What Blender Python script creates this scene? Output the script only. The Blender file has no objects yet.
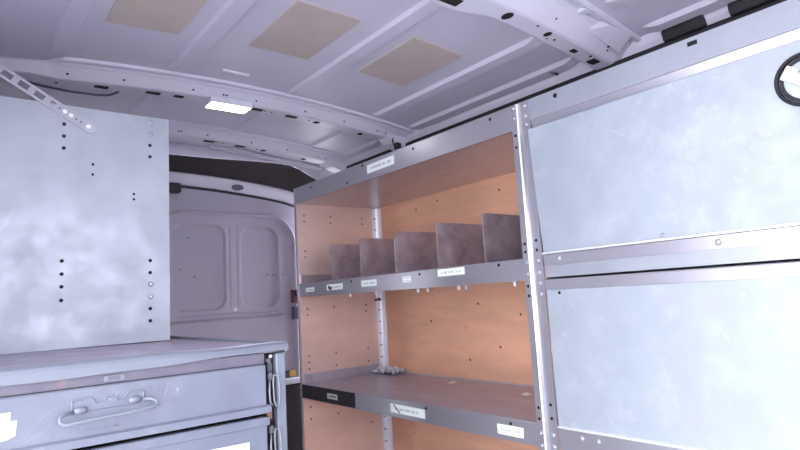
import bpy, bmesh, math, random
from mathutils import Vector, Matrix
random.seed(7)
SC = bpy.context.scene
COL = SC.collection

# ------------------------------------------------------------------ camera
YAW, PITCH, ROLL, FPX = math.radians(38.884), math.radians(7.198), math.radians(-3.309), 569.27
CAM = Vector((0.0, 0.0, 1.25))
fwd = Vector((math.sin(YAW)*math.cos(PITCH), math.cos(YAW)*math.cos(PITCH), math.sin(PITCH)))
rgt = Vector((math.cos(YAW), -math.sin(YAW), 0)); upv = rgt.cross(fwd)
r2 = math.cos(ROLL)*rgt + math.sin(ROLL)*upv
u2 = -math.sin(ROLL)*rgt + math.cos(ROLL)*upv
cd = bpy.data.cameras.new('camera'); cam = bpy.data.objects.new('camera', cd); COL.objects.link(cam)
m = Matrix((r2, u2, -fwd)).transposed().to_4x4(); m.translation = CAM
cam.matrix_world = m
cd.sensor_fit = 'HORIZONTAL'; cd.sensor_width = 36.0; cd.lens = FPX/800*36.0; cd.clip_start = 0.02
SC.camera = cam

# ------------------------------------------------------------------ world, daylight, exposure
w = bpy.data.worlds.new('overcast_sky'); SC.world = w; w.use_nodes = True
bg = w.node_tree.nodes['Background']; bg.inputs[0].default_value = (0.92, 0.935, 1.0, 1); bg.inputs[1].default_value = 3.4
SC.view_settings.view_transform = 'Standard'; SC.view_settings.look = 'None'
SC.view_settings.exposure = 1.27; SC.view_settings.gamma = 1.0; SC.view_settings.use_curve_mapping = False

def portal(loc, rot, sx, sy):
    l = bpy.data.lights.new('daylight_portal', 'AREA'); l.shape = 'RECTANGLE'; l.size = sx; l.size_y = sy
    l.cycles.is_portal = True
    o = bpy.data.objects.new('daylight_portal', l); COL.objects.link(o); o.location = loc; o.rotation_euler = rot
portal((-0.17, 0.28, 0.9), (0, math.radians(-90), 0), 1.75, 1.16)     # sliding door opening
portal((0.69, -1.42, 1.43), (math.radians(90), 0, 0), 1.1, 0.86)      # window opening of the added bulkhead

# ------------------------------------------------------------------ materials
def lin(c): return tuple(((v/12.92) if v <= 0.04045 else ((v+0.055)/1.055)**2.4) for v in c)
MATS = {}
def mat(name, col, rough=0.5, metal=0.0, spread=0.06, scale=6.0, stretch=(1, 1, 1), bump=0.0, bump_scale=60.0,
        rough_var=0.0, scratch=0.0, scratch_col=(0.9, 0.92, 0.97), emit=0.0, spec=0.5, spots=None, coat=0.0):
    mt = bpy.data.materials.new(name); mt.use_nodes = True
    nt = mt.node_tree; N = nt.nodes; Lk = nt.links; b = N['Principled BSDF']
    c = lin(col)
    b.inputs['Roughness'].default_value = rough; b.inputs['Metallic'].default_value = metal
    b.inputs['Specular IOR Level'].default_value = spec
    tc = N.new('ShaderNodeTexCoord'); mp = N.new('ShaderNodeMapping'); mp.inputs['Scale'].default_value = stretch
    geo = N.new('ShaderNodeNewGeometry')
    Lk.new(geo.outputs['Position'], mp.inputs['Vector'])
    def noise(s, d=5, r=0.6, vec=None):
        n = N.new('ShaderNodeTexNoise'); n.inputs['Scale'].default_value = s; n.inputs['Detail'].default_value = d
        n.inputs['Roughness'].default_value = r; Lk.new(vec or mp.outputs[0], n.inputs['Vector']); return n
    n1 = noise(scale)
    rp = N.new('ShaderNodeValToRGB'); e = rp.color_ramp.elements
    e[0].position = 0.3; e[1].position = 0.72
    e[0].color = tuple(max(0, v*(1-spread)) for v in c)+(1,); e[1].color = tuple(min(1, v*(1+spread)) for v in c)+(1,)
    Lk.new(n1.outputs['Fac'], rp.inputs[0]); out = rp.outputs[0]
    def mixin(fac, colr, prev):
        mx = N.new('ShaderNodeMix'); mx.data_type = 'RGBA'; Lk.new(fac, mx.inputs['Factor'])
        Lk.new(prev, mx.inputs['A']); mx.inputs['B'].default_value = lin(colr)+(1,); return mx.outputs['Result']
    def ramp(src, a, bb, hi=1.0):
        r = N.new('ShaderNodeMapRange'); r.inputs['From Min'].default_value = a; r.inputs['From Max'].default_value = bb
        r.inputs['To Max'].default_value = hi; Lk.new(src, r.inputs['Value']); return r.outputs['Result']
    if scratch:
        # fine scratches in three directions, gathered where a broad wear noise is high
        wear = ramp(noise(5.0, 3, 0.6, geo.outputs['Position']).outputs['Fac'], 0.42, 0.68)
        for ang, sc in ((0.55, 5.0), (-0.75, 4.0), (1.2, 4.5)):
            m2 = N.new('ShaderNodeMapping'); m2.vector_type = 'TEXTURE'; m2.inputs['Rotation'].default_value = (ang, -ang, 0)
            m2.inputs['Scale'].default_value = (0.4, 0.4, 0.022); Lk.new(geo.outputs['Position'], m2.inputs['Vector'])
            ns = noise(sc, 2, 0.5, m2.outputs[0]); f = ramp(ns.outputs['Fac'], 0.685, 0.71, scratch*0.42)
            ml = N.new('ShaderNodeMath'); ml.operation = 'MULTIPLY'; Lk.new(f, ml.inputs[0]); Lk.new(wear, ml.inputs[1])
            out = mixin(ml.outputs[0], scratch_col, out)
        st = noise(20.0, 8, 0.75, geo.outputs['Position'])
        ml = N.new('ShaderNodeMath'); ml.operation = 'MULTIPLY'; Lk.new(ramp(st.outputs['Fac'], 0.42, 0.74, scratch*0.6), ml.inputs[0]); Lk.new(wear, ml.inputs[1])
        out = mixin(ml.outputs[0], scratch_col, out)
    if spots:
        for (sc, th, cc, am) in spots:
            ns = noise(sc, 3, 0.55, geo.outputs['Position']); out = mixin(ramp(ns.outputs['Fac'], th, th+0.05, am), cc, out)
    Lk.new(out, b.inputs['Base Color'])
    if rough_var:
        nr = noise(scale*2.3, 6, 0.65)
        r = N.new('ShaderNodeMapRange'); r.inputs['To Min'].default_value = max(0.05, rough-rough_var); r.inputs['To Max'].default_value = min(1, rough+rough_var)
        r.inputs['From Min'].default_value = 0.3; r.inputs['From Max'].default_value = 0.7
        Lk.new(nr.outputs['Fac'], r.inputs['Value']); Lk.new(r.outputs['Result'], b.inputs['Roughness'])
    if bump:
        nb = noise(bump_scale, 4, 0.6); bp = N.new('ShaderNodeBump'); bp.inputs['Strength'].default_value = bump
        bp.inputs['Distance'].default_value = 0.004; Lk.new(nb.outputs['Fac'], bp.inputs['Height']); Lk.new(bp.outputs['Normal'], b.inputs['Normal'])
    if emit:
        b.inputs['Emission Color'].default_value = (1, 1, 1, 1); b.inputs['Emission Strength'].default_value = emit
    MATS[name] = mt
    return mt

mat('van_paint', (0.83, 0.82, 0.88), 0.38, 0, 0.03, 4, bump=0.03)
mat('roof_paint', (0.80, 0.785, 0.85), 0.42, 0, 0.05, 5, bump=0.05, bump_scale=25)
mat('door_paint', (0.72, 0.70, 0.765), 0.45, 0, 0.03, 4, bump=0.04, bump_scale=30)
mat('sheet_alu', (0.635, 0.65, 0.69), 0.45, 0.45, 0.05, 7, rough_var=0.10, scratch=0.20, spots=[(35, 0.66, (0.66, 0.67, 0.73), 0.4)], bump=0.05, bump_scale=12)
mat('door_alu', (0.635, 0.665, 0.71), 0.50, 0.25, 0.05, 11, rough_var=0.10, scratch=0.5, spots=[(28, 0.64, (0.72, 0.72, 0.79), 0.4)], bump=0.05, bump_scale=10)
mat('rail_alu', (0.72, 0.71, 0.75), 0.30, 0.65, 0.04, 14, stretch=(1, 0.3, 1), scratch=0.15)
mat('shelf_alu', (0.84, 0.805, 0.83), 0.34, 0.75, 0.08, 10, stretch=(3, 0.6, 1), rough_var=0.06, scratch=0.12, spots=[(18, 0.64, (0.70, 0.68, 0.71), 0.35)])
mat('dull_alu', (0.74, 0.67, 0.70), 0.42, 0.6, 0.3, 16, rough_var=0.1, scratch=0.25, spots=[(40, 0.6, (0.80, 0.78, 0.82), 0.5)])
mat('bright_alu', (0.93, 0.93, 0.96), 0.35, 0.4, 0.05, 20)
mat('end_alu', (0.94, 0.845, 0.81), 0.28, 0.35, 0.12, 3, stretch=(1, 1, 2.5), spots=[(60, 0.70, (0.70, 0.60, 0.57), 0.4)])  # tan in the base colour stands in for plywood reflected in the aluminium
mat('plywood', (0.915, 0.70, 0.58), 0.6, 0, 0.16, 5, stretch=(1, 0.5, 2.2), spots=[(14, 0.62, (0.90, 0.71, 0.60), 0.3), (60, 0.68, (0.60, 0.42, 0.30), 0.6)], bump=0.05)
mat('cabinet_paint', (0.43, 0.445, 0.505), 0.45, 0.1, 0.06, 14, rough_var=0.08, scratch=0.55, scratch_col=(0.66, 0.67, 0.72), bump=0.12, bump_scale=140, spots=[(40, 0.70, (0.66, 0.67, 0.72), 0.5)])
mat('counter_paint', (0.69, 0.655, 0.72), 0.42, 0.15, 0.10, 10, stretch=(0.6, 1, 1), rough_var=0.1, scratch=0.35, spots=[(24, 0.66, (0.88, 0.86, 0.88), 0.6)])
mat('edge_paint', (0.47, 0.49, 0.54), 0.40, 0.1, 0.06, 18, spots=[(30, 0.70, (0.60, 0.47, 0.45), 0.6)], bump=0.1, bump_scale=90)
mat('rust_strip', (0.42, 0.40, 0.455), 0.55, 0.1, 0.12, 25, spots=[(26, 0.66, (0.54, 0.44, 0.46), 0.5)])
mat('black', (0.10, 0.08, 0.10), 0.6, 0, 0.2, 20)
mat('liner_black', (0.155, 0.115, 0.135), 0.75, 0, 0.2, 15)
mat('hole_dark', (0.07, 0.06, 0.075), 0.8)
mat('rubber', (0.16, 0.14, 0.16), 0.5)
mat('label_white', (0.95, 0.97, 0.97), 0.5, 0, 0.02)
mat('label_ink', (0.72, 0.76, 0.77), 0.6, 0, 0.05)
mat('label_dirty', (0.74, 0.74, 0.75), 0.6, 0, 0.12, 90)
mat('ink_dark', (0.33, 0.31, 0.34), 0.6)
mat('pad_tan', (0.735, 0.685, 0.665), 0.75, 0, 0.07, 12, spots=[(18, 0.62, (0.72, 0.65, 0.60), 0.5)], bump=0.08)
mat('lamp_lens', (1, 1, 1), 0.4, emit=7.0)
mat('chrome', (0.60, 0.63, 0.69), 0.35, 0.5, 0.1, 60)
mat('rivet', (0.70, 0.70, 0.74), 0.35, 0.6, 0.05)
mat('tread_alu', (0.76, 0.745, 0.80), 0.42, 0.5, 0.10, 8, stretch=(3, 0.6, 1), rough_var=0.06, scratch=0.15, spots=[(18, 0.62, (0.66, 0.62, 0.66), 0.4)])
mat('latch_metal', (0.50, 0.50, 0.54), 0.35, 0.4, 0.1, 60)
mat('floor_mat', (0.66, 0.65, 0.67), 0.6, 0, 0.1)
mat('ground_concrete', (0.80, 0.80, 0.80), 0.9, 0, 0.1)
mat('yellow', (0.72, 0.63, 0.25), 0.6, 0, 0.1, 60)
mat('red_dark', (0.42, 0.20, 0.24), 0.5, 0, 0.2, 60)
mat('steel_dark', (0.36, 0.35, 0.40), 0.4, 0.6, 0.1, 40)
mat('scrap', (0.86, 0.86, 0.90), 0.5, 0.2, 0.15, 60)
mat('brown_rust', (0.40, 0.29, 0.25), 0.7, 0, 0.2, 60)

# ------------------------------------------------------------------ mesh helpers
WLOC = {}
def axes(n):
    n = Vector(n).normalized(); a = Vector((0, 0, 1)) if abs(n.z) < 0.9 else Vector((1, 0, 0))
    u = a.cross(n).normalized(); return n, u, n.cross(u)
class MB:
    def __init__(s): s.v = []; s.f = []
    def add(s, vs, fs):
        o = len(s.v); s.v += [tuple(v) for v in vs]; s.f += [tuple(i+o for i in f) for f in fs]; return s
    def box(s, x0, x1, y0, y1, z0, z1):
        vs = [(x, y, z) for x in (x0, x1) for y in (y0, y1) for z in (z0, z1)]
        return s.add(vs, [(0, 1, 3, 2), (4, 6, 7, 5), (0, 4, 5, 1), (2, 3, 7, 6), (0, 2, 6, 4), (1, 5, 7, 3)])
    def obox(s, c, u, v, n, a, b, t):          # oriented box: half sizes a,b,t
        c, u, v, n = Vector(c), Vector(u).normalized(), Vector(v).normalized(), Vector(n).normalized()
        vs = [c+u*a*i+v*b*j+n*t*k for i in (-1, 1) for j in (-1, 1) for k in (-1, 1)]
        return s.add(vs, [(0, 1, 3, 2), (4, 6, 7, 5), (0, 4, 5, 1), (2, 3, 7, 6), (0, 2, 6, 4), (1, 5, 7, 3)])
    def prism(s, prof, axis, a0, a1):           # closed 2-D profile extruded along an axis
        n = len(prof)
        def P(p, a): return {'x': (a, p[0], p[1]), 'y': (p[0], a, p[1]), 'z': (p[0], p[1], a)}[axis]
        vs = [P(p, a0) for p in prof]+[P(p, a1) for p in prof]
        return s.add(vs, [tuple(range(n)), tuple(range(2*n-1, n-1, -1))]+[(i, i+n, (i+1) % n+n, (i+1) % n) for i in range(n)])
    def cyl(s, c, ax, r, h, n=12, r2=None, sq=1.0):
        d, u, v = axes(ax); c = Vector(c); r2 = r if r2 is None else r2
        vs = [c+(u*math.cos(t)+v*math.sin(t)*sq)*q+d*k for k, q in ((0, r), (h, r2)) for t in [2*math.pi*i/n for i in range(n)]]
        return s.add(vs, [tuple(range(n-1, -1, -1)), tuple(range(n, 2*n))]+[(i, (i+1) % n, (i+1) % n+n, i+n) for i in range(n)])
    def lathe(s, c, ax, prof, n=32, closed=False):   # prof: (radius, height)
        d, u, v = axes(ax); c = Vector(c); k = len(prof)
        vs = [c+(u*math.cos(t)+v*math.sin(t))*p[0]+d*p[1] for p in prof for t in [2*math.pi*i/n for i in range(n)]]
        fs = [(j*n+i, j*n+(i+1) % n, (j+1) % k*n+(i+1) % n, (j+1) % k*n+i) for j in range(k if closed else k-1) for i in range(n)]
        if not closed:
            fs += [tuple(range(n-1, -1, -1)), tuple(range((k-1)*n, k*n))]
        return s.add(vs, fs)
    def tube(s, pts, r, n=8, loop=False):
        pts = [Vector(p) for p in pts]; k = len(pts); vs = []; ref = None
        for i, p in enumerate(pts):
            t = (pts[(i+1) % k]-pts[i-1]) if loop else (pts[min(i+1, k-1)]-pts[max(i-1, 0)])
            t.normalize()
            if ref is None: ref = axes(t)[1]
            ref = (ref-t*ref.dot(t)).normalized(); b = t.cross(ref)
            vs += [p+(ref*math.cos(a)+b*math.sin(a))*r for a in [2*math.pi*j/n for j in range(n)]]
        fs = [(i*n+j, i*n+(j+1) % n, ((i+1) % k)*n+(j+1) % n, ((i+1) % k)*n+j) for i in range(k if loop else k-1) for j in range(n)]
        if not loop: fs += [tuple(range(n-1, -1, -1)), tuple(range((k-1)*n, k*n))]
        return s.add(vs, fs)
    def grid(s, nu, nv, fn):
        vs = [fn(i/nu, j/nv) for i in range(nu+1) for j in range(nv+1)]
        return s.add(vs, [(i*(nv+1)+j, (i+1)*(nv+1)+j, (i+1)*(nv+1)+j+1, i*(nv+1)+j+1) for i in range(nu) for j in range(nv)])
    def build(s, name, material, parent=None, bevel=0.0, smooth=False, label=None, kind=None, solid=0.0, seg=1):
        xs = [v[0] for v in s.v]; ys = [v[1] for v in s.v]; zs = [v[2] for v in s.v]
        c = Vector(((min(xs)+max(xs))/2, (min(ys)+max(ys))/2, (min(zs)+max(zs))/2))
        me = bpy.data.meshes.new(name); bm = bmesh.new()
        vv = [bm.verts.new(Vector(v)-c) for v in s.v]
        for f in s.f:
            try: bm.faces.new([vv[i] for i in f])
            except ValueError: pass
        bmesh.ops.recalc_face_normals(bm, faces=bm.faces)
        if bevel: bmesh.ops.bevel(bm, geom=list(bm.edges), offset=bevel, segments=seg, profile=0.5, affect='EDGES')
        bm.to_mesh(me); bm.free(); me.materials.append(MATS[material])
        if smooth:
            for p in me.polygons: p.use_smooth = True
        o = bpy.data.objects.new(name, me); COL.objects.link(o)
        if solid:
            md = o.modifiers.new('thick', 'SOLIDIFY'); md.thickness = solid; md.offset = 0
        if parent is not None:
            o.parent = parent; o.location = c-WLOC[parent.name]
        else: o.location = c
        WLOC[o.name] = c
        if label: o['label'] = label
        if kind: o['kind'] = kind
        return o
def thing(name, label, cat, loc, group=None):
    o = bpy.data.objects.new(name, None); COL.objects.link(o); o.location = loc; o.empty_display_size = 0.05
    WLOC[o.name] = Vector(loc); o['label'] = label; o['category'] = cat
    if group: o['group'] = group
    return o
def tag(o, label, cat, group=None):
    o['label'] = label; o['category'] = cat
    if group: o['group'] = group
    return o
def struct(o, label): o['kind'] = 'structure'; o['label'] = label; return o

# ------------------------------------------------------------------ van body
CX = 0.69
YF, YR = -1.4, 2.62
def zroof(x):
    d = x-CX; return 1.94-0.10*d*d
def sstep(a, b, t):
    t = max(0.0, min(1.0, (t-a)/(b-a))); return t*t*(3-2*t)
RIBS = [  # front-top, front-bottom, rear-bottom, rear-top (Y), depth
    (0.735, 0.782, 0.832, 0.85, 0.044), (1.664, 1.695, 1.748, 1.768, 0.038), (2.112, 2.134, 2.19, 2.207, 0.036), (-0.28, -0.2, -0.14, -0.12, 0.044)]
BEADS = [(-0.005, 0.022, 0.010), (0.208, 0.024, 0.009), (0.505, 0.026, 0.011), (0.880, 0.024, 0.011), (1.219, 0.023, 0.012), (1.382, 0.021, 0.012)]
BAYS = [(YF, -0.30), (-0.10, 0.68), (0.86, 1.625), (1.78, 2.085), (2.22, 2.36)]
def bead(x, y):
    h = 0.0
    for (bx, hw, d) in BEADS:
        a = abs(x-bx)
        if a < hw: h = max(h, d*(1-sstep(hw-0.005, hw, a)))
    fade = 0.0
    for (y0, y1) in BAYS:
        fade = max(fade, sstep(y0+0.005, y0+0.05, y)*(1-sstep(y1-0.05, y1-0.005, y)))
    return h*fade
xs = sorted(set([round(-0.04+i*0.04, 4) for i in range(37)]+[round(b+s_*(hw-o), 4) for b, hw, d in BEADS for s_ in (-1, 1) for o in (0, 0.0025, 0.005)]))
ys = sorted(set([round(YF+i*0.1, 3) for i in range(38)]+[2.36]+[round(v, 4) for y0, y1 in BAYS for v in (y0, y0+.01, y0+.03, y0+.05, y1-.05, y1-.03, y1-.01, y1)]))
ys = [y for y in ys if y <= 2.3601]
mb = MB(); nx = len(xs)
mb.add([(x, y, zroof(x)-bead(x, y)) for y in ys for x in xs],
       [(j*nx+i, j*nx+i+1, (j+1)*nx+i+1, (j+1)*nx+i) for j in range(len(ys)-1) for i in range(nx-1)])
roof = struct(mb.build('ceiling', 'roof_paint', smooth=False, solid=0.002), 'pale lilac grey ribbed sheet metal van roof')
# outer roof skin, closes the shell above the rear opening
mb = MB(); mb.grid(24, 4, lambda u, v: (-0.2+u*1.78, YF+v*(2.72-YF), zroof(-0.2+u*1.78)+0.012+0.02))
mb.build('outer_skin', 'van_paint', roof, solid=0.004)

floor = struct(MB().box(-0.16, 1.54, YF, 2.66, -0.03, 0.0).build('floor', 'floor_mat'), 'grey sheet covered cargo floor of the van')
# right wall with the upper cant rail
prof = [(1.53, 0.0), (1.53, 1.70), (1.50, 1.78), (1.425, 1.842), (1.410, 1.868), (1.402, 1.892), (1.44, 1.90), (1.56, 1.80), (1.56, 0.0)]
struct(MB().prism(prof, 'y', YF, 2.50).build('wall_right', 'van_paint'), 'pale painted van side wall behind the shelving')
profl = [(2*CX-a, b) for a, b in prof]
struct(MB().prism(profl, 'y', 0.86, 2.50).build('wall_left', 'van_paint'), 'pale painted van side wall behind the drawer cabinet')
mb = MB().prism(profl, 'y', YF, -0.30); mb.prism([(-0.15, 1.80), (-0.022, 1.87), (-0.02, 1.895), (-0.06, 1.90), (-0.18, 1.80)], 'y', -0.30, 0.86)
struct(mb.build('trim_1', 'van_paint'), 'painted frame around the sliding door opening')
# unseen bulkhead added to cut front light, its window opening sized for the lighting
mb = MB().box(-0.17, 1.55, YF-0.02, YF, 0.0, 1.0); mb.box(-0.17, 1.55, YF-0.02, YF, 1.86, 1.94); mb.box(-0.17, 0.14, YF-0.02, YF, 1.0, 1.86); mb.box(1.24, 1.55, YF-0.02, YF, 1.0, 1.86)
struct(mb.build('wall_front', 'van_paint'), 'unseen painted bulkhead added to control front light through a window opening')
# wheel-height ground outside
struct(MB().box(-12, 12, -12, 12, -0.62, -0.60).build('floor_outside', 'ground_concrete'), 'grey concrete yard the van stands on')

# roof bows
def zb(x, dep, taper=True):
    t = abs(x-CX) if dep < 0.043 else 0.0
    return zroof(x)-dep*(1-0.35*sstep(0.55, 0.72, t))
RIBLAB = ['near roof bow with large round holes above the closed cabinet', 'middle roof bow carrying the lit dome lamp', 'rearmost roof bow just ahead of the rear header', 'roof bow above the sliding door']
ribobjs = []
for k, (ft, fb, rb, rt, dep) in enumerate(RIBS):
    x0, x1, n = -0.03, 1.415, 40
    mb = MB(); rows = []
    for i in range(n+1):
        x = x0+(x1-x0)*i/n
        z = zroof(x); b = zb(x, dep)
        if k == 1 and x < 0.215: f = 1-sstep(0.16, 0.215, x); z -= 0.0; b += 0.010*f
        rb, rt = RIBS[k][2], RIBS[k][3]
        if k in (0, 3):
            b = z-dep; fl = 1-sstep(0.88, 1.0, x); rb += 0.035*fl; rt += 0.055*fl
        fw = 0.040*(sstep(0.205, 0.225, x) if k == 1 else 1.0)
        g = fw/0.040
        rows += [(x, ft-0.002-fw, z+0.001), (x, ft-0.002-fw, z-0.009*g), (x, ft-0.036*g, z-0.011*g), (x, ft-0.027*g, z-0.010*g), (x, ft-0.023*g, z-0.004), (x, ft-0.014*g, z-0.004), (x, ft-0.011*g, z-0.010*g), (x, ft-0.002, z-0.0125*g-0.001), (x, fb-0.004, b+0.002), (x, fb+0.004, b), (x, rb-0.004, b), (x, rb+0.002, b+0.004), (x, rt, z-0.003), (x, rt+0.016, z-0.003), (x, rt+0.016, z+0.001)]
    q = 15
    mb.add(rows, [(i*q+j, i*q+(j+1) % q, (i+1)*q+(j+1) % q, (i+1)*q+j) for i in range(n) for j in range(q)])
    o = struct(mb.build('trim_%d' % (k+2), 'van_paint'), RIBLAB[k]); ribobjs.append(o)
    # slots on the underside, pin holes in the front face
    hb = MB()
    def under(x, y, a, b_, n=12, sq=None):
        z = zb(x, dep)-0.0006
        if sq: hb.box(x-a, x+a, y-b_, y+b_, z-0.0008, z+0.004)
        else: hb.cyl((x, y, z-0.0006), (0, 0, 1), a, 0.004, 16, sq=b_/a)
    def front(x, t, r):
        z = zroof(x)-0.0125; b = zb(x, dep)
        nv = Vector((0, b-z, -(fb-ft))).normalized(); p = Vector((x, ft-0.002+(fb-0.002-ft)*t, z-0.001+(b+0.003-z)*t)); hb.cyl(p+nv*0.0008, -nv, r, 0.004, 10)
    ym = (fb+rb)/2
    if k == 0:
        under(1.008, 0.806, 0.0165, 0.012); under(0.855, 0.835, 0.026, 0.014, sq=1); under(1.15, 0.800, 0.012, 0.0085); under(1.27, 0.808, 0.011, 0.007, sq=1); under(1.36, 0.806, 0.020, 0.012, sq=1)
        under(1.10, 0.79, 0.003, 0.003); under(1.185, 0.806, 0.0035, 0.0035); under(1.165, 0.814, 0.0025, 0.0025); under(1.325, 0.795, 0.004, 0.004)
        front(1.13, 0.55, 0.0028); front(1.345, 0.45, 0.0035); front(1.352, 0.62, 0.0030)
    else:
        for x, a in ((0.33, 0.018), (0.47, 0.020), (0.545, 0.014), (0.80, 0.022), (0.93, 0.022), (1.03, 0.010), (1.22, 0.009)):
            under(x, ym, a, 0.010, sq=1)
        for x in (0.83, 0.855, 1.0, 0.22): under(x, ym, 0.0035, 0.0035)
        for x in (0.24, 0.38, 0.575, 0.67, 0.68, 0.78, 0.96, 1.12, 1.27, 1.31): front(x, 0.55, 0.0034)
    hb.build('slots', 'hole_dark', o, kind='stuff')
# gusset stampings where the near bow meets the cant rail
o = ribobjs[0]
MB().obox((1.185, 0.722, zroof(1.185)-0.006), (1, 0, -0.1), (0, 1, 0), (0.1, 0, 1), 0.013, 0.020, 0.006).build('tab', 'van_paint', o, bevel=0.003)
mb = MB(); mb.add([(1.235, 0.735, zroof(1.235)-0.006), (1.30, 0.690, zroof(1.30)-0.004), (1.36, 0.690, zroof(1.36)-0.006), (1.395, 0.735, 1.878), (1.245, 0.748, zroof(1.245)-0.02), (1.385, 0.748, 1.862)], [(0, 1, 4), (1, 2, 5, 4), (2, 3, 5)])
mb.build('stiffener', 'van_paint', o, solid=0.004)
MB().box(1.07, 1.095, 0.832, 0.846, zroof(1.08)-0.034, zroof(1.08)-0.022).build('tab', 'van_paint', o, bevel=0.003)
for kk in (1, 2):
    r = RIBS[kk]; MB().prism([(1.30, zroof(1.30)-0.012), (1.345, 1.848), (1.425, 1.822), (1.425, 1.87), (1.36, 1.895)], 'y', r[0]+0.012, r[2]).build('end_bracket', 'van_paint', ribobjs[kk], bevel=0.004)

# rear header, black liner, door seal
def zt(x): d = x-CX; return 1.803-0.115*d*d-0.35*max(0, abs(d)-0.62)**1.5
def strip(pts, name, material, parent, x0=-0.06, x1=1.44, n=30, th=0.006):
    mb = MB(); k = len(pts(CX))
    rows = []
    for i in range(n+1):
        x = x0+(x1-x0)*i/n
        rows += [(x, y, z) for y, z in pts(x)]
    mb.add(rows, [(i*k+j, i*k+j+1, (i+1)*k+j+1, (i+1)*k+j) for i in range(n) for j in range(k-1)])
    return mb.build(name, material, parent, solid=th)
def zl(x):       # upper edge of the liner opening
    d = abs(x-CX); return 1.888+0.010*sstep(0.1, 0.5, d)-0.085*sstep(0.55, 0.80, d)
hd = struct(strip(lambda x: [(2.365, zl(x)+0.002), (2.362, zroof(x)+0.012), (2.30, zroof(x)+0.012)], 'trim_6', 'van_paint', None), 'painted rear header over the back doors')
strip(lambda x: [(2.515, zt(x)+0.052), (2.503, zt(x)+0.046), (2.500, zt(x)+0.040), (2.507, zt(x)+0.033), (2.540, zt(x)+0.010), (2.550, zt(x)+0.006), (2.58, zt(x)+0.008)], 'lower_beam', 'van_paint', hd)
strip(lambda x: [(2.372, zl(x)), (2.40, zl(x)-0.006), (2.508, min(zt(x)+0.046, zl(x)-0.01)), (2.53, min(zt(x)+0.05, zl(x)-0.01))], 'liner', 'liner_black', hd, x0=-0.06, x1=1.47)
MB().tube([(x, 2.577, zt(x)+0.004) for x in [-0.05+i*0.05 for i in range(30)]], 0.0095, 8).build('seal', 'rubber', hd, smooth=True)
MB().grid(30, 1, lambda u, v: (-0.1+u*1.6, 2.588+0.02*(1-v), zt(-0.1+u*1.6)-0.004+v*0.10)).build('seal_backing', 'rubber', hd, solid=0.004)
MB().cyl((1.066, 2.5230, zt(1.066)+0.0205), (0, -0.57, -0.82), 0.029, 0.006, 24, sq=0.6).build('lamp_recess', 'steel_dark', hd)
MB().obox((1.022, 2.5225, zt(1.022)+0.0205), (1, 0, 0), (0, 0.82, -0.57), (0, 0.57, 0.82), 0.006, 0.018, 0.002).build('clip', 'van_paint', hd)
MB().box(0.70, 0.812, 2.535, 2.575, 1.765, 1.808).build('door_stop', 'rubber', hd, bevel=0.006)
# wrinkled stampings between the last bow and the header
for i, (yy, zz) in enumerate(((2.235, 0.010), (2.285, 0.016), (2.325, 0.010))):
    MB().tube([(x, yy+0.006*math.sin(x*23+i*2), zroof(x)-zz-0.004*math.sin(x*17+i)) for x in [0.86+j*0.03 for j in range(19)]], 0.009, 6).build('swage', 'van_paint', hd, smooth=True)

# rear doors: pressed panels as a height field
def rr(x, z, x0, x1, z0, z1, r):
    cx, cz = (x0+x1)/2, (z0+z1)/2; dx = abs(x-cx)-(x1-x0)/2+r; dz = abs(z-cz)-(z1-z0)/2+r
    return math.hypot(max(dx, 0), max(dz, 0))+min(max(dx, dz), 0)-r
def door_depth(x, z):
    d = 0.016*(1-sstep(-0.002, 0.007, rr(x, z, 0.72, 1.385, 0.25, 1.682, 0.13)))
    d -= 0.010*math.exp(-((rr(x, z, 0.72, 1.385, 0.25, 1.682, 0.13)-0.008)/0.0045)**2)
    d += 0.014*(1-sstep(-0.001, 0.005, rr(x, z, 0.795, 1.034, 1.243, 1.634, 0.05)))
    d += 0.014*(1-sstep(-0.001, 0.005, rr(x, z, 1.118, 1.308, 1.240, 1.630, 0.06)))
    d += 0.006*math.exp(-((x-1.056)/0.004)**2)*sstep(1.23, 1.26, z)*(1-sstep(1.62, 1.64, z))
    d += 0.006*math.exp(-((x-1.092)/0.004)**2)*sstep(1.23, 1.26, z)*(1-sstep(1.62, 1.64, z))
    zz = z-(x-0.9)*0.01
    d += 0.013*math.exp(-((zz-1.193)/0.0045)**2)*sstep(0.73, 0.76, x)*(1-sstep(1.30, 1.34, x))
    d += 0.009*math.exp(-((zz-1.214)/0.004)**2)*sstep(0.80, 0.82, x)*(1-sstep(1.28, 1.31, x))
    return d
def rear_door(name, flip, label):
    def fn(u, v):
        x = CX+0.004+u*(1.46-CX-0.004); z = 0.04+v*(zt(x)+0.006-0.04); y = 2.60+door_depth(x, z)
        return ((2*CX-x) if flip else x, y, z)
    o = struct(MB().grid(*((130, 200) if flip else (240, 460)), fn).build(name, 'door_paint', smooth=True, solid=0.004), label)
    s = (lambda x: 2*CX-x) if flip else (lambda x: x)
    def bx(a, b, *r): return MB().box(min(s(a), s(b)), max(s(a), s(b)), *r)
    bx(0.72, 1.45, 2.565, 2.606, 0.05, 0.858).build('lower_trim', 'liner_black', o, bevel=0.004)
    bx(0.72, 1.45, 2.56, 2.612, 0.862, 0.889).build('ledge', 'van_paint', o, bevel=0.004)
    hb = MB()
    for x, z in ((0.865, 1.575), (0.83, 1.43), (0.895, 1.395), (1.285, 1.395), (1.255, 1.398), (1.33, 1.395), (1.30, 1.39)):
        hb.cyl((s(x), 2.60+door_depth(x, z)-0.001, z), (0, -1, 0), 0.0035, 0.003, 8)
    hb.build('pin_holes', 'steel_dark', o, kind='stuff')
    return o
d1 = rear_door('door_1', False, 'pressed grey rear door with two rounded recessed panels')
d2 = rear_door('door_2', True, 'matching rear door hidden behind the left panel')
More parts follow.
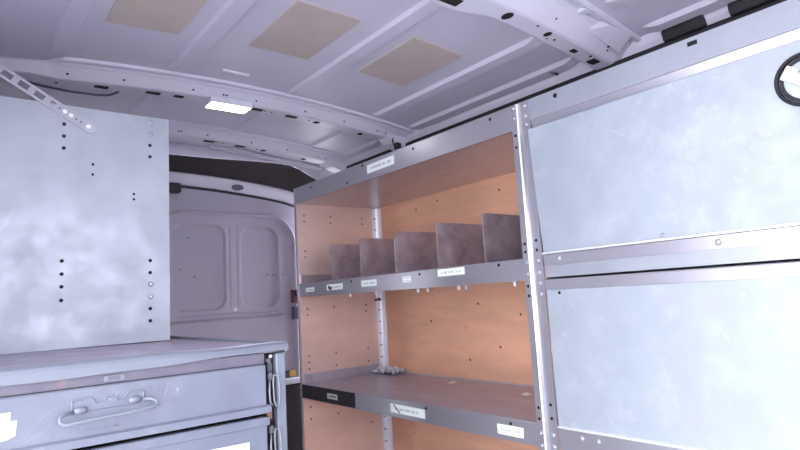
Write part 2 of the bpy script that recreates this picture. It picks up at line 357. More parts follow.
MB().box(0.0, 0.655, 2.575, 2.60, 0.90, 1.72).build('reflection_darkener', 'liner_black', d2, bevel=0.006)  # unseen black panel added to darken what the shelf lips reflect
MB().box(CX-0.022, CX+0.022, 2.588, 2.612, 0.02, 1.80).build('centre_seal', 'rubber', d1, bevel=0.004)
MB().box(1.318, 1.346, 2.585, 2.600, 0.894, 0.924).build('sticker', 'steel_dark', d1)
MB().box(1.338, 1.372, 2.582, 2.600, 0.896, 0.922).build('sticker', 'yellow', d1, label='yellow warning sticker')
MB().box(1.366, 1.392, 2.572, 2.60, 1.25, 1.318).build('latch_plate', 'red_dark', d1, bevel=0.003, label='dark red latch plate')
MB().box(1.372, 1.392, 2.560, 2.60, 1.285, 1.31).build('latch_plate', 'black', d1, bevel=0.003)
MB().box(1.366, 1.390, 2.572, 2.60, 1.17, 1.235).build('latch_plate', 'steel_dark', d1, bevel=0.003)
MB().cyl((1.073, 2.598, 1.236), (0, -1, 0), 0.008, 0.005, 12).build('plug', 'bright_alu', d1)

# dome lamp under the middle bow
t = thing('dome_lamp', 'lit rectangular white dome lamp under the middle roof bow', 'lamp', (0.683, 1.71, zb(0.683, 0.036)))
zl0 = zb(0.683, 0.036)
mb = MB().box(0.630, 0.766, 1.678, 1.742, zl0-0.012, zl0+0.001)
for q in ((0.630, 0.766, 1.678, 1.6815), (0.630, 0.766, 1.7385, 1.742), (0.630, 0.6335, 1.6815, 1.7385), (0.7625, 0.766, 1.6815, 1.7385)): mb.box(*q, zl0-0.018, zl0-0.012)
mb.build('housing', 'van_paint', t)
MB().box(0.6335, 0.7625, 1.6815, 1.7385, zl0-0.020, zl0-0.0125).build('lens', 'lamp_lens', t, bevel=0.002)

# tan pads on the roof
for (x0, x1, y0, y1, lab) in ((0.27, 0.437, 1.11, 1.372, 'tan square pad stuck to the roof, leftmost of the three'),
                              (0.612, 0.788, 1.083, 1.352, 'tan square pad stuck to the roof, middle of the three'),
                              (0.950, 1.128, 1.074, 1.340, 'tan square pad stuck to the roof, nearest the shelving')):
    mb = MB(); mb.grid(8, 2, lambda u, v: (x0+u*(x1-x0), y0+v*(y1-y0), zroof(x0+u*(x1-x0))-0.003))
    tag(mb.build('roof_pad', 'pad_tan', solid=0.005), lab, 'roof pad', 'tan pads on the roof')

# small raised tab and drain plugs on the roof skin ahead of the middle bow
MB().obox((0.655, 1.545, zroof(0.655)-0.003), (1, 0.05, 0), (-0.05, 1, 0), (0, 0, 1), 0.042, 0.0035, 0.004).build('roof_tab', 'bright_alu', roof)
for x in (0.885, 1.215): MB().cyl((x, 1.592, zroof(x)-0.006), (0, 0, 1), 0.008, 0.006, 10).build('drain_plug', 'steel_dark', roof)
# black openings in the cant rail, clips and cables
wr = bpy.data.objects['wall_right']
for y0, y1 in ((0.535, 0.635), (0.20, 0.478)):
    MB().prism([(1.398, 1.848), (1.388, 1.872), (1.400, 1.884), (1.43, 1.85)], 'y', y0, y1).build('rail_opening', 'black', wr, bevel=0.003)
MB().tube([(1.414, y, 1.842) for y in (-0.2, 0.4, 0.9, 1.4, 1.9, 2.1)], 0.012, 8).build('conduit', 'black', wr, smooth=True)
t = thing('cable_connector', 'small black cable connector hanging at the end of the middle roof bow', 'connector', (1.37, 1.70, 1.83))
MB().box(1.352, 1.376, 1.668, 1.688, 1.808, 1.846).build('plug', 'rubber', t, bevel=0.003)
MB().tube([(1.345, 1.68, 1.87), (1.338, 1.675, 1.85), (1.342, 1.672, 1.832), (1.354, 1.674, 1.822)], 0.003, 6).build('cable', 'black', t, smooth=True)
t = thing('cable_clip', 'small grey cable clip on the rail next to the near roof bow', 'clip', (1.40, 0.97, 1.885))
MB().tube([(1.385, 0.985, 1.892), (1.377, 0.97, 1.886), (1.38, 0.955, 1.877), (1.392, 0.945, 1.872)], 0.004, 6).build('wire', 'steel_dark', t, smooth=True)
MB().box(1.375, 1.39, 0.965, 0.985, 1.880, 1.892).build('base', 'steel_dark', t, bevel=0.002)
tag(MB().tube([(0.14, 1.80, 1.90), (0.20, 1.80, 1.892), (0.27, 1.80, 1.889), (0.33, 1.80, 1.891), (0.362, 1.80, 1.895), (0.378, 1.80, 1.902), (0.392, 1.80, 1.912), (0.40, 1.80, 1.928)], 0.0035, 6).build('roof_cable', 'steel_dark', smooth=True), 'thin dark cable sagging below the roof behind the slotted strap', 'cable')

# ------------------------------------------------------------------ helpers for fasteners, labels
def rivets(pts, ax, r, name, material, parent, h=0.004):
    mb = MB(); d = Vector(ax).normalized()
    for p in pts: mb.lathe(Vector(p), ax, [(r, 0), (r*0.92, h*0.5), (r*0.5, h), (0.0004, h*1.05)], 10)
    return mb.build(name, material, parent, kind='stuff', smooth=False)
def holes(pts, ax, r, parent, name='bolt_holes', material='hole_dark'):
    mb = MB()
    for p in pts: mb.cyl(p, ax, r, 0.0009, 10)
    return mb.build(name, material, parent, kind='stuff')
def sticker_x(parent, x, y0, y1, z0, z1, skew=0.0, ink='label_ink', material='label_white', rows=1, seed=1):
    # label on a face looking towards -X, with rows of tiny unreadable marks
    mb = MB(); mb.add([(x, y0, z0), (x, y1, z0+skew), (x, y1, z1+skew), (x, y0, z1), (x-0.0008, y0, z0), (x-0.0008, y1, z0+skew), (x-0.0008, y1, z1+skew), (x-0.0008, y0, z1)],
        [(0, 1, 2, 3), (4, 7, 6, 5), (0, 4, 5, 1), (1, 5, 6, 2), (2, 6, 7, 3), (3, 7, 4, 0)])
    s = mb.build('label_sticker', material, parent)
    rd = random.Random(seed); tb = MB(); H = z1-z0
    for r in range(rows):
        y = y1-(y1-y0)*0.14; zc = z0+H*(r+0.5)/rows
        while y > y0+(y1-y0)*0.14:
            wd = rd.uniform(0.003, 0.0065); hh = H/rows*0.13
            if rd.random() > 0.15: 
                sk = skew*(y-y0)/(y1-y0)
                tb.box(x-0.0011, x-0.0007, max(y0+0.002, y-wd), y, zc-hh+sk, zc+hh+sk)
            y -= wd+0.0009
    tb.build('lettering', ink, s)
    return s

# ------------------------------------------------------------------ open shelving unit on the right
XS, XB = 1.10, 1.50
Y0, Y1 = 0.868, 2.03
su = thing('shelving_unit', 'open aluminium shelving unit with plywood back along the right wall', 'shelving', (1.30, 1.45, 0.0))
TOPZ, TOPB = 1.71, 1.647
MIDZ, MIDB = 1.3245, 1.2737
LOWZ, LOWB = 0.9385, 0.886
bp_ = MB().box(XB, XB+0.012, Y0-0.03, Y1, 0.05, 1.648).build('back_panel', 'plywood', su)
hp = []
for y, z in ((1.62, 1.615), (1.30, 1.60), (1.18, 1.585), (1.06, 1.588), (1.0, 1.58), (1.75, 1.60), (1.44, 1.21), (1.25, 1.17), (1.1, 1.22), (0.98, 1.12), (1.35, 1.06), (1.1, 1.0), (1.5, 1.01), (1.7, 1.15)):
    hp.append((XB-0.0006, y, z))
holes(hp, (1, 0, 0), 0.0045, bp_, 'nail_holes', 'brown_rust')
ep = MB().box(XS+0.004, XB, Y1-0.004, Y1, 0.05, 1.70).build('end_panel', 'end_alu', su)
hp = []
for x in (1.135, 1.26, 1.42):
    for z in (1.60, 1.575, 1.545, 1.455, 1.43, 1.225, 1.20, 1.04, 1.015, 0.99, 0.965, 0.845, 0.80, 0.74):
        if random.random() < 0.62: hp.append((x, Y1-0.0042, z))
holes(hp, (0, -1, 0), 0.0036, ep, 'bolt_holes', 'brown_rust')
def tray(name, ztop, zbot, sheet_z, material, rail='shelf_alu'):
    sh = MB().box(XS+0.002, XB-0.001, Y0-0.02, Y1-0.005, sheet_z-0.002, sheet_z).build(name, material, su)
    ml = MB().prism([(XS, zbot), (XS+0.0022, zbot), (XS+0.0022, ztop-0.003), (XS+0.006, ztop), (XS+0.002, ztop+0.0008), (XS, ztop-0.002)], 'y', Y0-0.03, Y1)
    ml.box(XS, XS+0.012, Y0-0.02, Y1, zbot-0.0015, zbot)
    lip = ml.build('front_lip', rail, sh)
    MB().box(XB-0.004, XB-0.001, Y0-0.02, Y1-0.006, sheet_z, sheet_z+0.004 if name != 'top_shelf' else sheet_z+0.003).build('rear_lip', material, sh)
    return sh, lip
top, tl = tray('top_shelf', TOPZ, TOPB, TOPB+0.002, 'shelf_alu', 'rail_alu')
mid, ml_ = tray('shelf', MIDZ, MIDB, MIDZ, 'tread_alu', 'rail_alu')
low, ll = tray('shelf', LOWZ, LOWB, LOWZ, 'tread_alu', 'rail_alu')
# overlap seam of the lower lip and its side upstand
MB().box(XS-0.0016, XS, 1.66, Y1-0.004, LOWB+0.001, LOWZ-0.002).build('splice_plate', 'black', low, label='splice plate coloured black as a dark reflection')  # black colour stands in for a dark reflection on the metal lip
MB().box(XS+0.01, XB-0.02, Y1-0.009, Y1-0.0045, LOWZ, LOWZ+0.034).build('side_upstand', 'tread_alu', low)
MB().box(XS+0.01, XB-0.02, Y1-0.009, Y1-0.0045, MIDZ, MIDZ+0.034).build('side_upstand', 'shelf_alu', mid)
holes([(XS-0.0009, 1.648, 1.66), (XS-0.0009, 1.28, 1.694), (XS-0.0009, 0.965, 1.696), (XS-0.0009, 1.90, 1.69), (XS-0.0009, 1.55, 1.70)], (1, 0, 0), 0.0045, top)
holes([(XS-0.0009, 1.285, 1.3135), (XS-0.0009, 0.974, 1.316), (XS-0.0009, 1.65, 1.313)], (1, 0, 0), 0.0042, mid)
holes([(XS-0.0018, 1.973, 0.92), (XS-0.0018, 1.648+0.03, 0.925), (XS-0.0009, 1.293, 0.9275), (XS-0.0009, 0.976, 0.9265)], (1, 0, 0), 0.004, low)
# dividers on the middle shelf
for i, y in enumerate((1.817, 1.622, 1.428, 1.226, 1.041)):
    pts = [(1.125, MIDZ+0.001)]; 
    for k in range(5):
        a = math.pi-k*math.pi/8; pts.append((1.139+0.014*math.cos(a), 1.4475+0.014*math.sin(a)))
    pts += [(XB-0.03, 1.4615), (XB-0.006, 1.44), (XB-0.006, MIDZ+0.001)]
    dv = MB().prism(pts, 'y', y, y+0.003).build('divider', 'dull_alu', su)
    MB().box(1.14, XB-0.03, y+0.003, y+0.022, MIDZ+0.0002, MIDZ+0.003).build('foot_flange', 'dull_alu', dv)
# bolt ends below the middle shelf
for x, y in ((1.14, 1.345), (1.18, 1.345), (1.14, 1.165), (1.18, 1.175), (1.17, 0.985), (1.14, 1.72), (1.14, 1.56)):
    MB().cyl((x, y, MIDZ-0.002), (0, 0, -1), 0.0045, 0.062, 8).build('bolt_end', 'bright_alu', mid)
# rear corner strip
rs = MB()
rs.prism([(1.474, 2.022), (1.474, 2.018), (1.490, 2.018), (1.496, 2.012), (1.496, 1.988), (1.4995, 1.988), (1.4995, 2.0255), (1.478, 2.0255)], 'z', 0.05, 1.646)
bs = rs.build('rear_post', 'bright_alu', su)
hp = [(x, 2.0177, z) for z in [0.1+0.05*i for i in range(31)] for x in (1.480, 1.488)]
holes(hp, (0, -1, 0), 0.0028, bs, 'slots', 'steel_dark')
for dz in (0.006, -0.022): MB().box(1.462, 1.4985, 2.0135, 2.0175, MIDB-0.012+dz, MIDB-0.003+dz).build('shelf_clip', 'label_white' if dz > 0 else 'steel_dark', bs)
# far front post
mb = MB().box(XS-0.004, XS+0.03, Y1, Y1+0.003, 0.0, 1.71); mb.box(XS-0.004, XS-0.001, Y1-0.006, Y1, 0.0, 1.70)
fp = mb.build('front_post', 'rail_alu', su)
rivets([(XS-0.004, Y1-0.004+0.001, z) for z in (1.69, 1.665, 1.31, 1.29, 0.925, 0.90)], (-1, 0, 0), 0.004, 'bolts', 'rivet', fp)
# near front post shared with the closed cabinet
XP = XS-0.003
mb = MB().prism([(XP, 0.836), (XP, 0.862), (XP-0.006, 0.865), (XP-0.007, 0.868), (XP-0.006, 0.871), (XP, 0.874), (XP, 0.893), (XP+0.0028, 0.893), (XP+0.0028, 0.836)], 'z', 0.0, 1.705)
np_ = mb.build('front_post', 'rail_alu', su)
MB().cyl((XP-0.0062, 0.868, 0.0), (0, 0, 1), 0.0028, 1.705, 8).build('ridge', 'bright_alu', np_)
rv = [(XP, 0.884, z) for z in (1.700, 1.675, 1.3145, 1.287, 0.918, 0.89)]+[(XP, 0.849, z) for z in (1.697, 1.672, 1.650, 1.3165, 1.289, 1.263, 1.238, 0.918, 0.892)]
rivets(rv, (-1, 0, 0), 0.0055, 'bolts', 'rivet', np_)
hp = [(XP-0.0009, 0.884, z) for z in (1.63, 1.60, 1.36, 1.34, 1.258, 1.235, 0.975, 0.95)]+[(XP-0.0009, 0.849, z) for z in (1.365, 1.342, 0.985, 0.955)]
holes(hp, (1, 0, 0), 0.0036, np_)
# labels
sticker_x(tl, XS-0.0002, 1.375, 1.522, 1.668, 1.697, -0.002, seed=2)
sticker_x(ml_, XS-0.0002, 1.905, 1.968, 1.289, 1.306, 0, seed=3)
sticker_x(ml_, XS-0.0002, 1.705, 1.812, 1.289, 1.310, 0, ink='label_ink', material='label_white', seed=4)
sticker_x(ml_, XS-0.0002, 1.502, 1.588, 1.291, 1.312, 0, seed=5)
sticker_x(ml_, XS-0.0002, 1.327, 1.366, 1.293, 1.311, 0, rows=2, seed=6)
sticker_x(ml_, XS-0.0002, 1.098, 1.205, 1.301, 1.321, 0, seed=7)
sticker_x(low, XS-0.0018, 1.768, 1.836, 0.902, 0.921, 0, material='label_dirty', ink='ink_dark', seed=8)
s = sticker_x(ll, XS-0.0002, 1.300, 1.462, 0.897, 0.923, 0.001, seed=9)
MB().obox((XS-0.0016, 1.43, 0.911), (0, 1, 0.75), (0, -0.75, 1), (1, 0, 0), 0.018, 0.0018, 0.0006).build('tear', 'ink_dark', s)
sticker_x(ll, XS-0.0002, 0.938, 1.020, 0.897, 0.921, 0, seed=10)
MB().obox((XS-0.0012, 1.79, 1.2975), (0, 1, 0.3), (0, -0.3, 1), (1, 0, 0), 0.012, 0.006, 0.0006).build('tear', 'ink_dark', ml_)

# debris on the lower shelf
mb = MB(); rd = random.Random(5)
def crump(u, v):
    return (1.42+u*0.075, 1.86+v*0.15, LOWZ+0.003+0.026*abs(math.sin(u*9+v*7))*rd.uniform(0.3, 1.0))
mb.grid(9, 14, crump)
tag(mb.build('crumpled_film', 'scrap', solid=0.0008), 'crumpled grey plastic film in the back corner of the lower shelf', 'scrap')
for (x, y, lab) in ((1.415, 1.514, 'small white paper scrap lying on the middle of the lower shelf'), (1.371, 1.148, 'small white paper scrap on the lower shelf close to the near post')):
    mb = MB(); mb.add([(x-0.012, y-0.012, LOWZ+0.0003), (x+0.008, y-0.016, LOWZ+0.003), (x+0.012, y+0.010, LOWZ+0.006), (x-0.006, y+0.014, LOWZ+0.0003), (x, y, LOWZ+0.004)], [(0, 1, 4), (1, 2, 4), (2, 3, 4), (3, 0, 4)])
    tag(mb.build('paper_scrap', 'label_white', solid=0.0006), lab, 'paper scrap', 'paper scraps on the lower shelf')

# ------------------------------------------------------------------ closed cabinet on the right
CY0, CY1 = -0.34, 0.835
cc = thing('storage_cabinet', 'closed aluminium storage cabinet with two flap doors right of the shelving', 'cabinet', (1.30, 0.25, 0.0))
mb = MB().box(XB-0.003, XB, CY0, CY1, 0.05, 1.64); mb.build('back_panel', 'sheet_alu', cc)
MB().box(XS+0.006, XB-0.003, CY0, CY1, 1.640, 1.643).build('top_shelf', 'shelf_alu', cc)
MB().box(XS+0.006, XB-0.003, CY0, CY1, 1.290, 1.293).build('shelf', 'shelf_alu', cc)
MB().box(XS+0.006, XB-0.003, CY0, CY1, 0.905, 0.908).build('shelf', 'shelf_alu', cc)
MB().box(XS+0.002, XB-0.003, CY1-0.003, CY1, 0.0, 1.70).build('side_panel', 'sheet_alu', cc)
MB().box(XS+0.002, XB-0.003, CY0, CY0+0.003, 0.0, 1.70).build('side_panel', 'sheet_alu', cc)
hr = MB().prism([(XS, 1.655), (XS, 1.71), (XS+0.012, 1.71), (XS+0.012, 1.707), (XS+0.003, 1.707), (XS+0.003, 1.655)], 'y', CY0, CY1+0.002).build('top_rail', 'sheet_alu', cc)
MB().prism([(XS-0.004, 1.6535), (XS, 1.657), (XS+0.003, 1.657), (XS+0.003, 1.632), (XS, 1.632)], 'y', CY0, CY1-0.003).build('hinge_lip', 'rail_alu', cc)
holes([(XS-0.0009, 0.761, 1.695)], (1, 0, 0), 0.0055, hr)
MB().obox((XS-0.0004, 0.446, 1.6975), (0, 1, 0), (0, 0, 1), (1, 0, 0), 0.009, 0.0042, 0.0006).build('slot', 'hole_dark', hr)
# upper flap leans out a little at the top
def flap(name, xb, zb_, xt, zt_, th, material):
    mb = MB(); mb.prism([(xb, zb_), (xt, zt_), (xt+th, zt_+0.001), (xb+th, zb_)], 'y', CY0+0.01, CY1-0.002)
    return mb.build(name, material, cc, bevel=0.0015)
uf = flap('upper_door', 1.0985, 1.333, 1.0785, 1.6295, 0.010, 'door_alu')
MB().prism([(XS-0.006, 1.3295), (XS-0.0075, 1.334), (XS-0.0035, 1.3345), (XS+0.004, 1.330)], 'y', CY0+0.01, CY1-0.002).build('bottom_edge', 'bright_alu', uf)
MB().prism([(XS-0.003, 1.3035), (XS-0.0035, 1.328), (XS+0.004, 1.330), (XS+0.004, 1.3035)], 'y', CY0, CY1-0.003).build('shelf_rail', 'rail_alu', cc)
MB().prism([(XS-0.0005, 1.2755), (XS-0.0005, 1.305), (XS+0.004, 1.305), (XS+0.004, 1.2755)], 'y', CY0, CY1-0.003).build('shelf_rail', 'sheet_alu', cc)
rivets([(XS-0.003, 0.443, 1.3155), (XS-0.003, 0.79, 1.317)], (-1, 0, 0), 0.0062, 'bolts', 'rivet', cc)
rivets([(1.098, 0.545, 1.3415)], (-1, 0, 0), 0.004, 'rivet', 'dull_alu', uf, h=0.002)
lf = flap('lower_door', 1.0975, 0.940, 1.0975, 1.270, 0.010, 'door_alu')
MB().prism([(1.0945, 1.2465), (1.0935, 1.268), (1.0945, 1.2705), (1.0985, 1.2705), (1.0985, 1.2455)], 'y', CY0+0.01, CY1-0.002).build('top_flange', 'rail_alu', lf)
holes([(1.0966, 0.797, 1.239)], (1, 0, 0), 0.0036, lf)
MB().prism([(1.0945, 0.9365), (1.0935, 0.940), (1.0985, 0.942), (1.0985, 0.937)], 'y', CY0+0.01, CY1-0.002).build('bottom_edge', 'bright_alu', lf)
MB().box(XS-0.001, XS+0.004, CY0, CY1-0.003, 0.875, 0.935).build('shelf_rail', 'rail_alu', cc)
rivets([(XS-0.001, 0.775, 0.921), (XS-0.001, 0.735, 0.921)], (-1, 0, 0), 0.006, 'bolts', 'rivet', cc)
MB().box(XS, XS+0.004, CY0, CY1-0.003, 0.02, 0.873).build('lower_panel', 'door_alu', cc, bevel=0.001)
# folding ring latch
nrm = Vector((-(1.6295-1.333), 0, -(1.0985-1.0785))).normalized(); vup = Vector((0, 1, 0)).cross(nrm)
if vup.z < 0: vup = -vup
lc = Vector((1.0828, 0.2725, 1.563))
lt = MB().lathe(lc, nrm, [(0.0440, -0.001), (0.0445, 0.004), (0.0425, 0.0065), (0.0395, 0.006), (0.0385, 0.001), (0.0375, -0.001)], 48, closed=True).build('latch', 'black', uf, smooth=True, label='round black ring latch')
MB().lathe(lc, nrm, [(0.036, 0.0035), (0.0350, 0.0048), (0.0325, 0.0048), (0.0315, 0.0008), (0.036, 0.0005)], 48, closed=True).build('inner_ring', 'rubber', lt, smooth=True)
MB().lathe(lc, nrm, [(0.0375, 0.0002), (0.030, 0.0012), (0.020, 0.0006), (0.0005, 0.0004)], 40).build('dish', 'chrome', lt, smooth=True)
du = (Vector((0, 1, 0))*0.80+vup*0.55).normalized(); dv_ = nrm.cross(du)
MB().obox(lc+nrm*0.0045, du, dv_, nrm, 0.0345, 0.012, 0.0016).build('handle_flap', 'bright_alu', lt, bevel=0.001)
kc = lc+nrm*0.006+du*0.002+vup*0.012
MB().lathe(kc, nrm, [(0.0068, -0.001), (0.0068, 0.002), (0.0055, 0.003), (0.0005, 0.003)], 20).build('lock_cylinder', 'chrome', lt)
MB().obox(kc+nrm*0.0032, (0, 1, 0), vup, nrm, 0.0038, 0.0008, 0.0004).build('keyhole', 'hole_dark', lt)

# ------------------------------------------------------------------ left: drawer cabinet with worktop
FY = 0.93
dc = thing('drawer_cabinet', 'worn grey steel drawer cabinet under the tall left panel', 'cabinet', (0.17, 1.35, 0.0))
LX, RX = -0.13, 0.473
mb = MB().box(LX, LX+0.003, FY+0.006, 1.98, 0.0, 1.155); mb.box(LX, RX, 1.977, 1.98, 0.0, 1.155); mb.box(LX, RX, FY+0.02, 1.98, 0.06, 0.064)
mb.build('carcass', 'cabinet_paint', dc)
MB().box(RX-0.003, RX, FY+0.006, 1.98, 0.0, 1.160).build('side_panel', 'cabinet_paint', dc)
MB().box(0.4555, RX, FY-0.002, FY+0.018, 0.0, 1.166).build('corner_post', 'edge_paint', dc, bevel=0.002)
MB().box(LX, LX+0.02, FY-0.002, FY+0.018, 0.0, 1.166).build('corner_post', 'edge_paint', dc, bevel=0.002)
# worktop: sheet with rolled, slightly wavy front edge
def front_z(x): return 1.1855-0.0035*sstep(0.20, 0.42, x)+0.0008*math.sin(x*31)*sstep(0.1, 0.3, x)
mb = MB()
def topf(u, v):
    x = LX+u*(0.4765-LX); y = FY+0.010+v*(1.985-FY-0.010)
    z = 1.1765+(front_z(x)-1.1765)*(1-sstep(0, 0.03, v))-0.001*math.sin(x*9+y*7)
    return (x, y, z)
mb.grid(40, 40, topf); wt = mb.build('worktop', 'counter_paint', dc, smooth=True, solid=0.0025)
n = 40; rows = []
for i in range(n+1):
    x = LX+(0.4765-LX)*i/n; zt_ = front_z(x); zb2 = 1.1645+0.006*sstep(0.15, 0.45, x)+0.0006*math.sin(x*40)
    rows += [(x, FY+0.012, zt_), (x, FY+0.002, zt_+0.001), (x, FY-0.006, zt_-0.003), (x, FY-0.009, zt_-0.008), (x, FY-0.008, zb2), (x, FY+0.012, zb2)]
q = 6; mb = MB(); mb.add(rows, [(i*q+j, i*q+(j+1) % q, (i+1)*q+(j+1) % q, (i+1)*q+j) for i in range(n) for j in range(q)]+[tuple(range(q)), tuple(range(n*q, n*q+q))])
mb.build('front_edge', 'edge_paint', wt, smooth=False)
MB().box(0.472, 0.4775, FY-0.004, 1.985, 1.166, 1.183).build('side_edge', 'edge_paint', wt, bevel=0.002)
MB().box(LX+0.02, 0.4335, FY-0.001, FY+0.012, 1.1505, 1.168).build('top_rail', 'rust_strip', dc)
MB().box(0.185, 0.212, FY-0.003, FY-0.001, 1.153, 1.161).build('keeper', 'edge_paint', dc)
MB().box(0.190, 0.206, FY-0.0042, FY-0.003, 1.155, 1.160).build('keeper_slot', 'rust_strip', dc)
MB().box(0.4335, 0.4555, FY+0.012, FY+0.016, 0.40, 1.166).build('slide_recess', 'hole_dark', dc)
def drawer(z0, z1, first):
    d = MB().box(LX+0.022, 0.4325, FY-0.010, FY+0.006, z0+0.011, z1).build('drawer', 'cabinet_paint', dc, bevel=0.002)
    MB().prism([(FY-0.010, z0+0.0125), (FY-0.0145, z0+0.010), (FY-0.0150, z0), (FY+0.004, z0), (FY+0.004, z0+0.0125)], 'x', LX+0.022, 0.4385).build('bottom_fold', 'cabinet_paint', d)
    if not first: MB().box(LX+0.022, 0.436, FY-0.0125, FY-0.009, z1-0.014, z1).build('top_fold', 'cabinet_paint', d, bevel=0.001)
    mb = MB().box(LX+0.03, 0.43, FY+0.006, FY+0.5, z0+0.004, z0+0.007); mb.box(0.427, 0.43, FY+0.006, FY+0.5, z0+0.004, z1-0.01); mb.box(LX+0.03, LX+0.033, FY+0.006, FY+0.5, z0+0.004, z1-0.01)
    mb.build('drawer_box', 'steel_dark', d)
    return d
D1 = drawer(1.0705, 1.1495, True); D2 = drawer(0.975, 1.064, False)
MB().box(LX+0.02, 0.4345, FY-0.006, FY+0.004, 0.05, 0.968).build('front_panel', 'cabinet_paint', dc, bevel=0.002)
def bail(par, cx, zc):
    fy = FY-0.010
    # stamped back plate
    pl = MB()
    prof = [(-0.046, -0.001), (-0.046, 0.012), (-0.043, 0.0155), (-0.022, 0.0155), (-0.017, 0.009), (-0.006, 0.009), (-0.004, 0.0135), (0.010, 0.0135), (0.013, 0.008), (0.020, 0.010), (0.026, 0.0175), (0.044, 0.0175), (0.047, 0.014), (0.047, -0.001)]
    pl.prism([(cx+a, zc+b) for a, b in prof], 'y', fy-0.0016, fy)
    h = pl.build('handle', 'cabinet_paint', par, bevel=0.0008, label='wire bail drawer handle on a stamped plate')
    pts = []
    ob = [(-0.044, 0.0, 0.004), (-0.056, 0.0005, 0.010), (-0.0625, -0.003, 0.014), (-0.0625, -0.009, 0.018), (-0.058, -0.0125, 0.020), (-0.02, -0.0105, 0.021), (0.02, -0.009, 0.021), (0.055, -0.0065, 0.020), (0.0625, -0.004, 0.018), (0.0615, 0.001, 0.014), (0.055, 0.0045, 0.010), (0.045, 0.0045, 0.004)]
    MB().tube([(cx+a, fy-c, zc+b) for a, b, c in ob], 0.0024, 8).build('bail', 'edge_paint', h, smooth=True)
    for a, zz in ((-0.036, 0.001), (0.034, 0.005)):
        MB().lathe((cx+a-0.009, fy-0.004, zc+zz), (1, 0, 0.03), [(0.0002, 0), (0.0042, 0.002), (0.005, 0.008), (0.0046, 0.015), (0.0002, 0.018)], 12).build('barrel', 'edge_paint', h, smooth=True)
    for a0, a1, b0, b1 in ((-0.046, -0.022, 0.0155, 0.0155), (-0.046, -0.046, 0.0, 0.0155), (0.020, 0.026, 0.010, 0.0175), (0.026, 0.046, 0.0175, 0.0175), (0.047, 0.047, 0.0, 0.016), (-0.022, -0.017, 0.0155, 0.009), (-0.006, -0.004, 0.009, 0.0135), (-0.004, 0.010, 0.0135, 0.0135)):
        MB().tube([(cx+a0, fy-0.0016, zc+b0), (cx+a1, fy-0.0016, zc+b1)], 0.0012, 6).build('plate_bead', 'edge_paint', h)
bail(D1, 0.1895, 1.1185)
rd = random.Random(11); mb = MB(); x = 0.157
for wlen in (9, 4):
    for c in range(wlen):
        wd = 0.0030; zc = 1.0915; hh = rd.choice((0.0018, 0.0018, 0.0026))
        mb.box(x, x+0.0007, FY-0.0106, FY-0.0100, zc-0.0018, zc+hh)
        if rd.random() < 0.3: mb.box(x, x+wd-0.001, FY-0.0106, FY-0.0100, zc+rd.choice((-0.0018, 0.0, 0.0012)), zc+rd.choice((-0.0018, 0.0, 0.0012))+0.0009)
        x += wd+0.0006
    x += 0.004
mb.build('lettering', 'edge_paint', D1)
# torn white stickers
def sticker_y(par, poly):
    mb = MB(); mb.prism(poly, 'y', FY-0.0108, FY-0.0100); return mb.build('label_sticker', 'label_white', par)
sticker_y(D1, [(0.02, 1.130), (0.0735, 1.130), (0.073, 1.119), (0.0805, 1.1185), (0.079, 1.100), (0.07, 1.096), (0.02, 1.094)])
sticker_y(D2, [(0.335, 1.0295), (0.399, 1.0285), (0.399, 0.995), (0.335, 0.996)])
# wire latches in the slot beside the drawers
for zz in (1.132, 1.043):
    la = MB().box(0.4415, 0.4505, FY+0.001, FY+0.012, zz-0.012, zz+0.002).build('latch', 'latch_metal', dc, bevel=0.002)
    MB().tube([(0.449, FY-0.004, zz-0.002), (0.4545, FY-0.010, zz-0.004), (0.4555, FY-0.012, zz-0.030), (0.4545, FY-0.012, zz-0.052), (0.449, FY-0.011, zz-0.054), (0.4465, FY-0.008, zz-0.044), (0.4465, FY-0.006, zz-0.014)], 0.0016, 8, loop=True).build('wire_loop', 'latch_metal', la, smooth=True)
    MB().tube([(0.4405, FY-0.006, zz-0.010), (0.4375, FY-0.010, zz-0.028), (0.4385, FY-0.010, zz-0.046), (0.4435, FY-0.010, zz-0.052)], 0.0016, 8).build('catch_arm', 'latch_metal', la, smooth=True)
MB().box(0.441, 0.451, FY+0.004, FY+0.012, 1.134, 1.150).build('slide', 'steel_dark', dc, bevel=0.001)
MB().cyl((0.4475, FY+0.006, 1.161), (0, -1, 0), 0.003, 0.003, 10).build('screw', 'bright_alu', dc)
for z, nm in ((1.152, 'steel_dark'), (1.063, 'brown_rust')):
    MB().add([(0.428, FY-0.0155, z+0.006), (0.4385, FY-0.0155, z+0.009), (0.4385, FY-0.0155, z-0.005), (0.4345, FY-0.012, z+0.0)], [(0, 1, 3), (1, 2, 3), (0, 3, 2), (0, 2, 1)]).build('bent_corner', nm, dc)

# ------------------------------------------------------------------ left: upper rack whose end panel faces the camera
PY = 1.45
ur = thing('upper_rack', 'tall pale aluminium end panel of the rack on the worktop', 'rack', (0.15, 1.7, 1.178))
PX = 0.4335
pn = MB().box(LX, PX, PY, PY+0.0025, 1.1795, 1.7305).build('end_panel', 'sheet_alu', ur)
MB().box(PX-0.003, PX, PY+0.0025, PY+0.03, 1.1795, 1.7305).build('end_flange', 'sheet_alu', ur)
MB().box(LX, PX, 1.965, 1.968, 1.1795, 1.7305).build('end_panel', 'sheet_alu', ur)
MB().box(LX, LX+0.0025, PY+0.0025, 1.965, 1.1795, 1.7305).build('back_panel', 'sheet_alu', ur)
for z in (1.31, 1.6805):
    sh = MB().box(LX+0.0025, PX-0.004, PY+0.0025, 1.965, z-0.002, z).build('shelf', 'shelf_alu', ur)
    MB().box(PX-0.006, PX-0.004, PY+0.0025, 1.965, z-0.045, z).build('front_lip', 'rail_alu', sh)
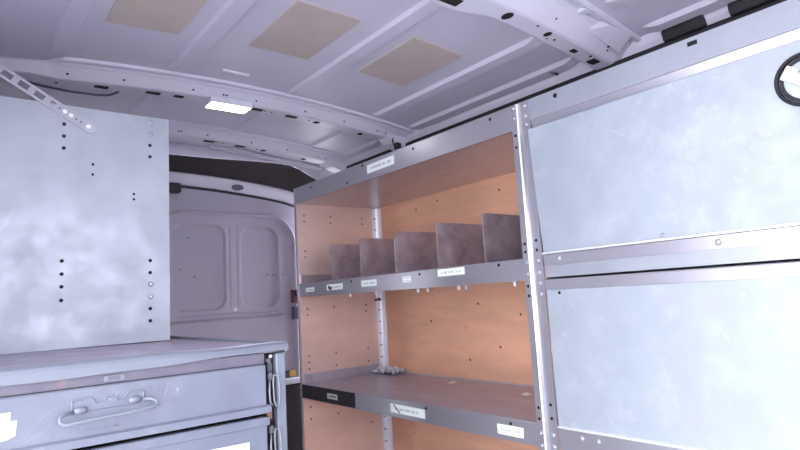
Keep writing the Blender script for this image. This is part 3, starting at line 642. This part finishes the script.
h1 = [(0.2025, PY-0.0009, z) for z in (1.685, 1.657, 1.629, 1.372, 1.343, 1.315, 1.285)]+[(0.388, PY-0.0009, z) for z in (1.658, 1.629, 1.372, 1.343, 1.257, 1.228)]
holes(h1, (0, 1, 0), 0.0042, pn)
holes([(0.262, PY-0.0009, 1.597), (0.262, PY-0.0009, 1.573), (0.351, PY-0.0009, 1.533), (0.351, PY-0.0009, 1.520)], (0, 1, 0), 0.0030, pn)
rivets([(0.389, PY, z) for z in (1.716, 1.687, 1.315, 1.285)], (0, -1, 0), 0.0062, 'bolts', 'rivet', pn, h=0.004)
rivets([(PX, PY+0.012, z) for z in (1.681, 1.314, 1.287)], (1, 0, 0), 0.004, 'bolts', 'rivet', pn, h=0.008)
# slotted strap
A = Vector((0.2545, PY-0.0022, 1.683)); B = Vector((-0.012, PY-0.0022, 1.8415))
du = (B-A).normalized(); nn = Vector((0, 1, 0)); dv2 = du.cross(nn); Lh = (B-A).length
hw = 0.0125; mb = MB()
st = thing('slotted_strap', 'perforated metal strap bolted across the top of the tall left panel', 'strap', A)
for s_ in (-1, 1): mb.obox((A+B)/2+dv2*s_*(hw-0.003), du, dv2, nn, Lh/2, 0.003, 0.0015)
cur = 0.0
for c0, hl in [(0.088, 0.0055)]+[(0.118+0.0352*i, 0.0108) for i in range(6)]:
    if c0-hl > cur: mb.obox(A+du*((cur+c0-hl)/2), du, dv2, nn, (c0-hl-cur)/2, hw-0.005, 0.0015)
    cur = c0+hl
if cur < Lh: mb.obox(A+du*((cur+Lh)/2), du, dv2, nn, (Lh-cur)/2, hw-0.005, 0.0015)
mb.cyl(A+Vector((0, -0.0019, 0)), (0, 1, 0), hw, 0.0036, 20)
sb = mb.build('strap', 'rivet', st)
rivets([tuple(A+du*k+Vector((0, -0.0019, 0))) for k in (0.004, 0.046, 0.060)], (0, -1, 0), 0.0055, 'bolts', 'label_white', st, h=0.0022)
holes([tuple(A+du*k+Vector((0, -0.0021, 0))) for k in (0.022, 0.033, 0.072)], (0, 1, 0), 0.0022, st, 'small_holes', 'steel_dark')

mb = MB(); rd = random.Random(3)
mb.grid(6, 3, lambda u, v: (0.255+u*0.030, 0.985+v*0.010, 1.1785+0.004*rd.random()*(1 if 0 < v < 1 else 0.2)))
tag(mb.build('paint_flake', 'label_white', solid=0.0008), 'small white flake near the front edge of the worktop', 'flake')
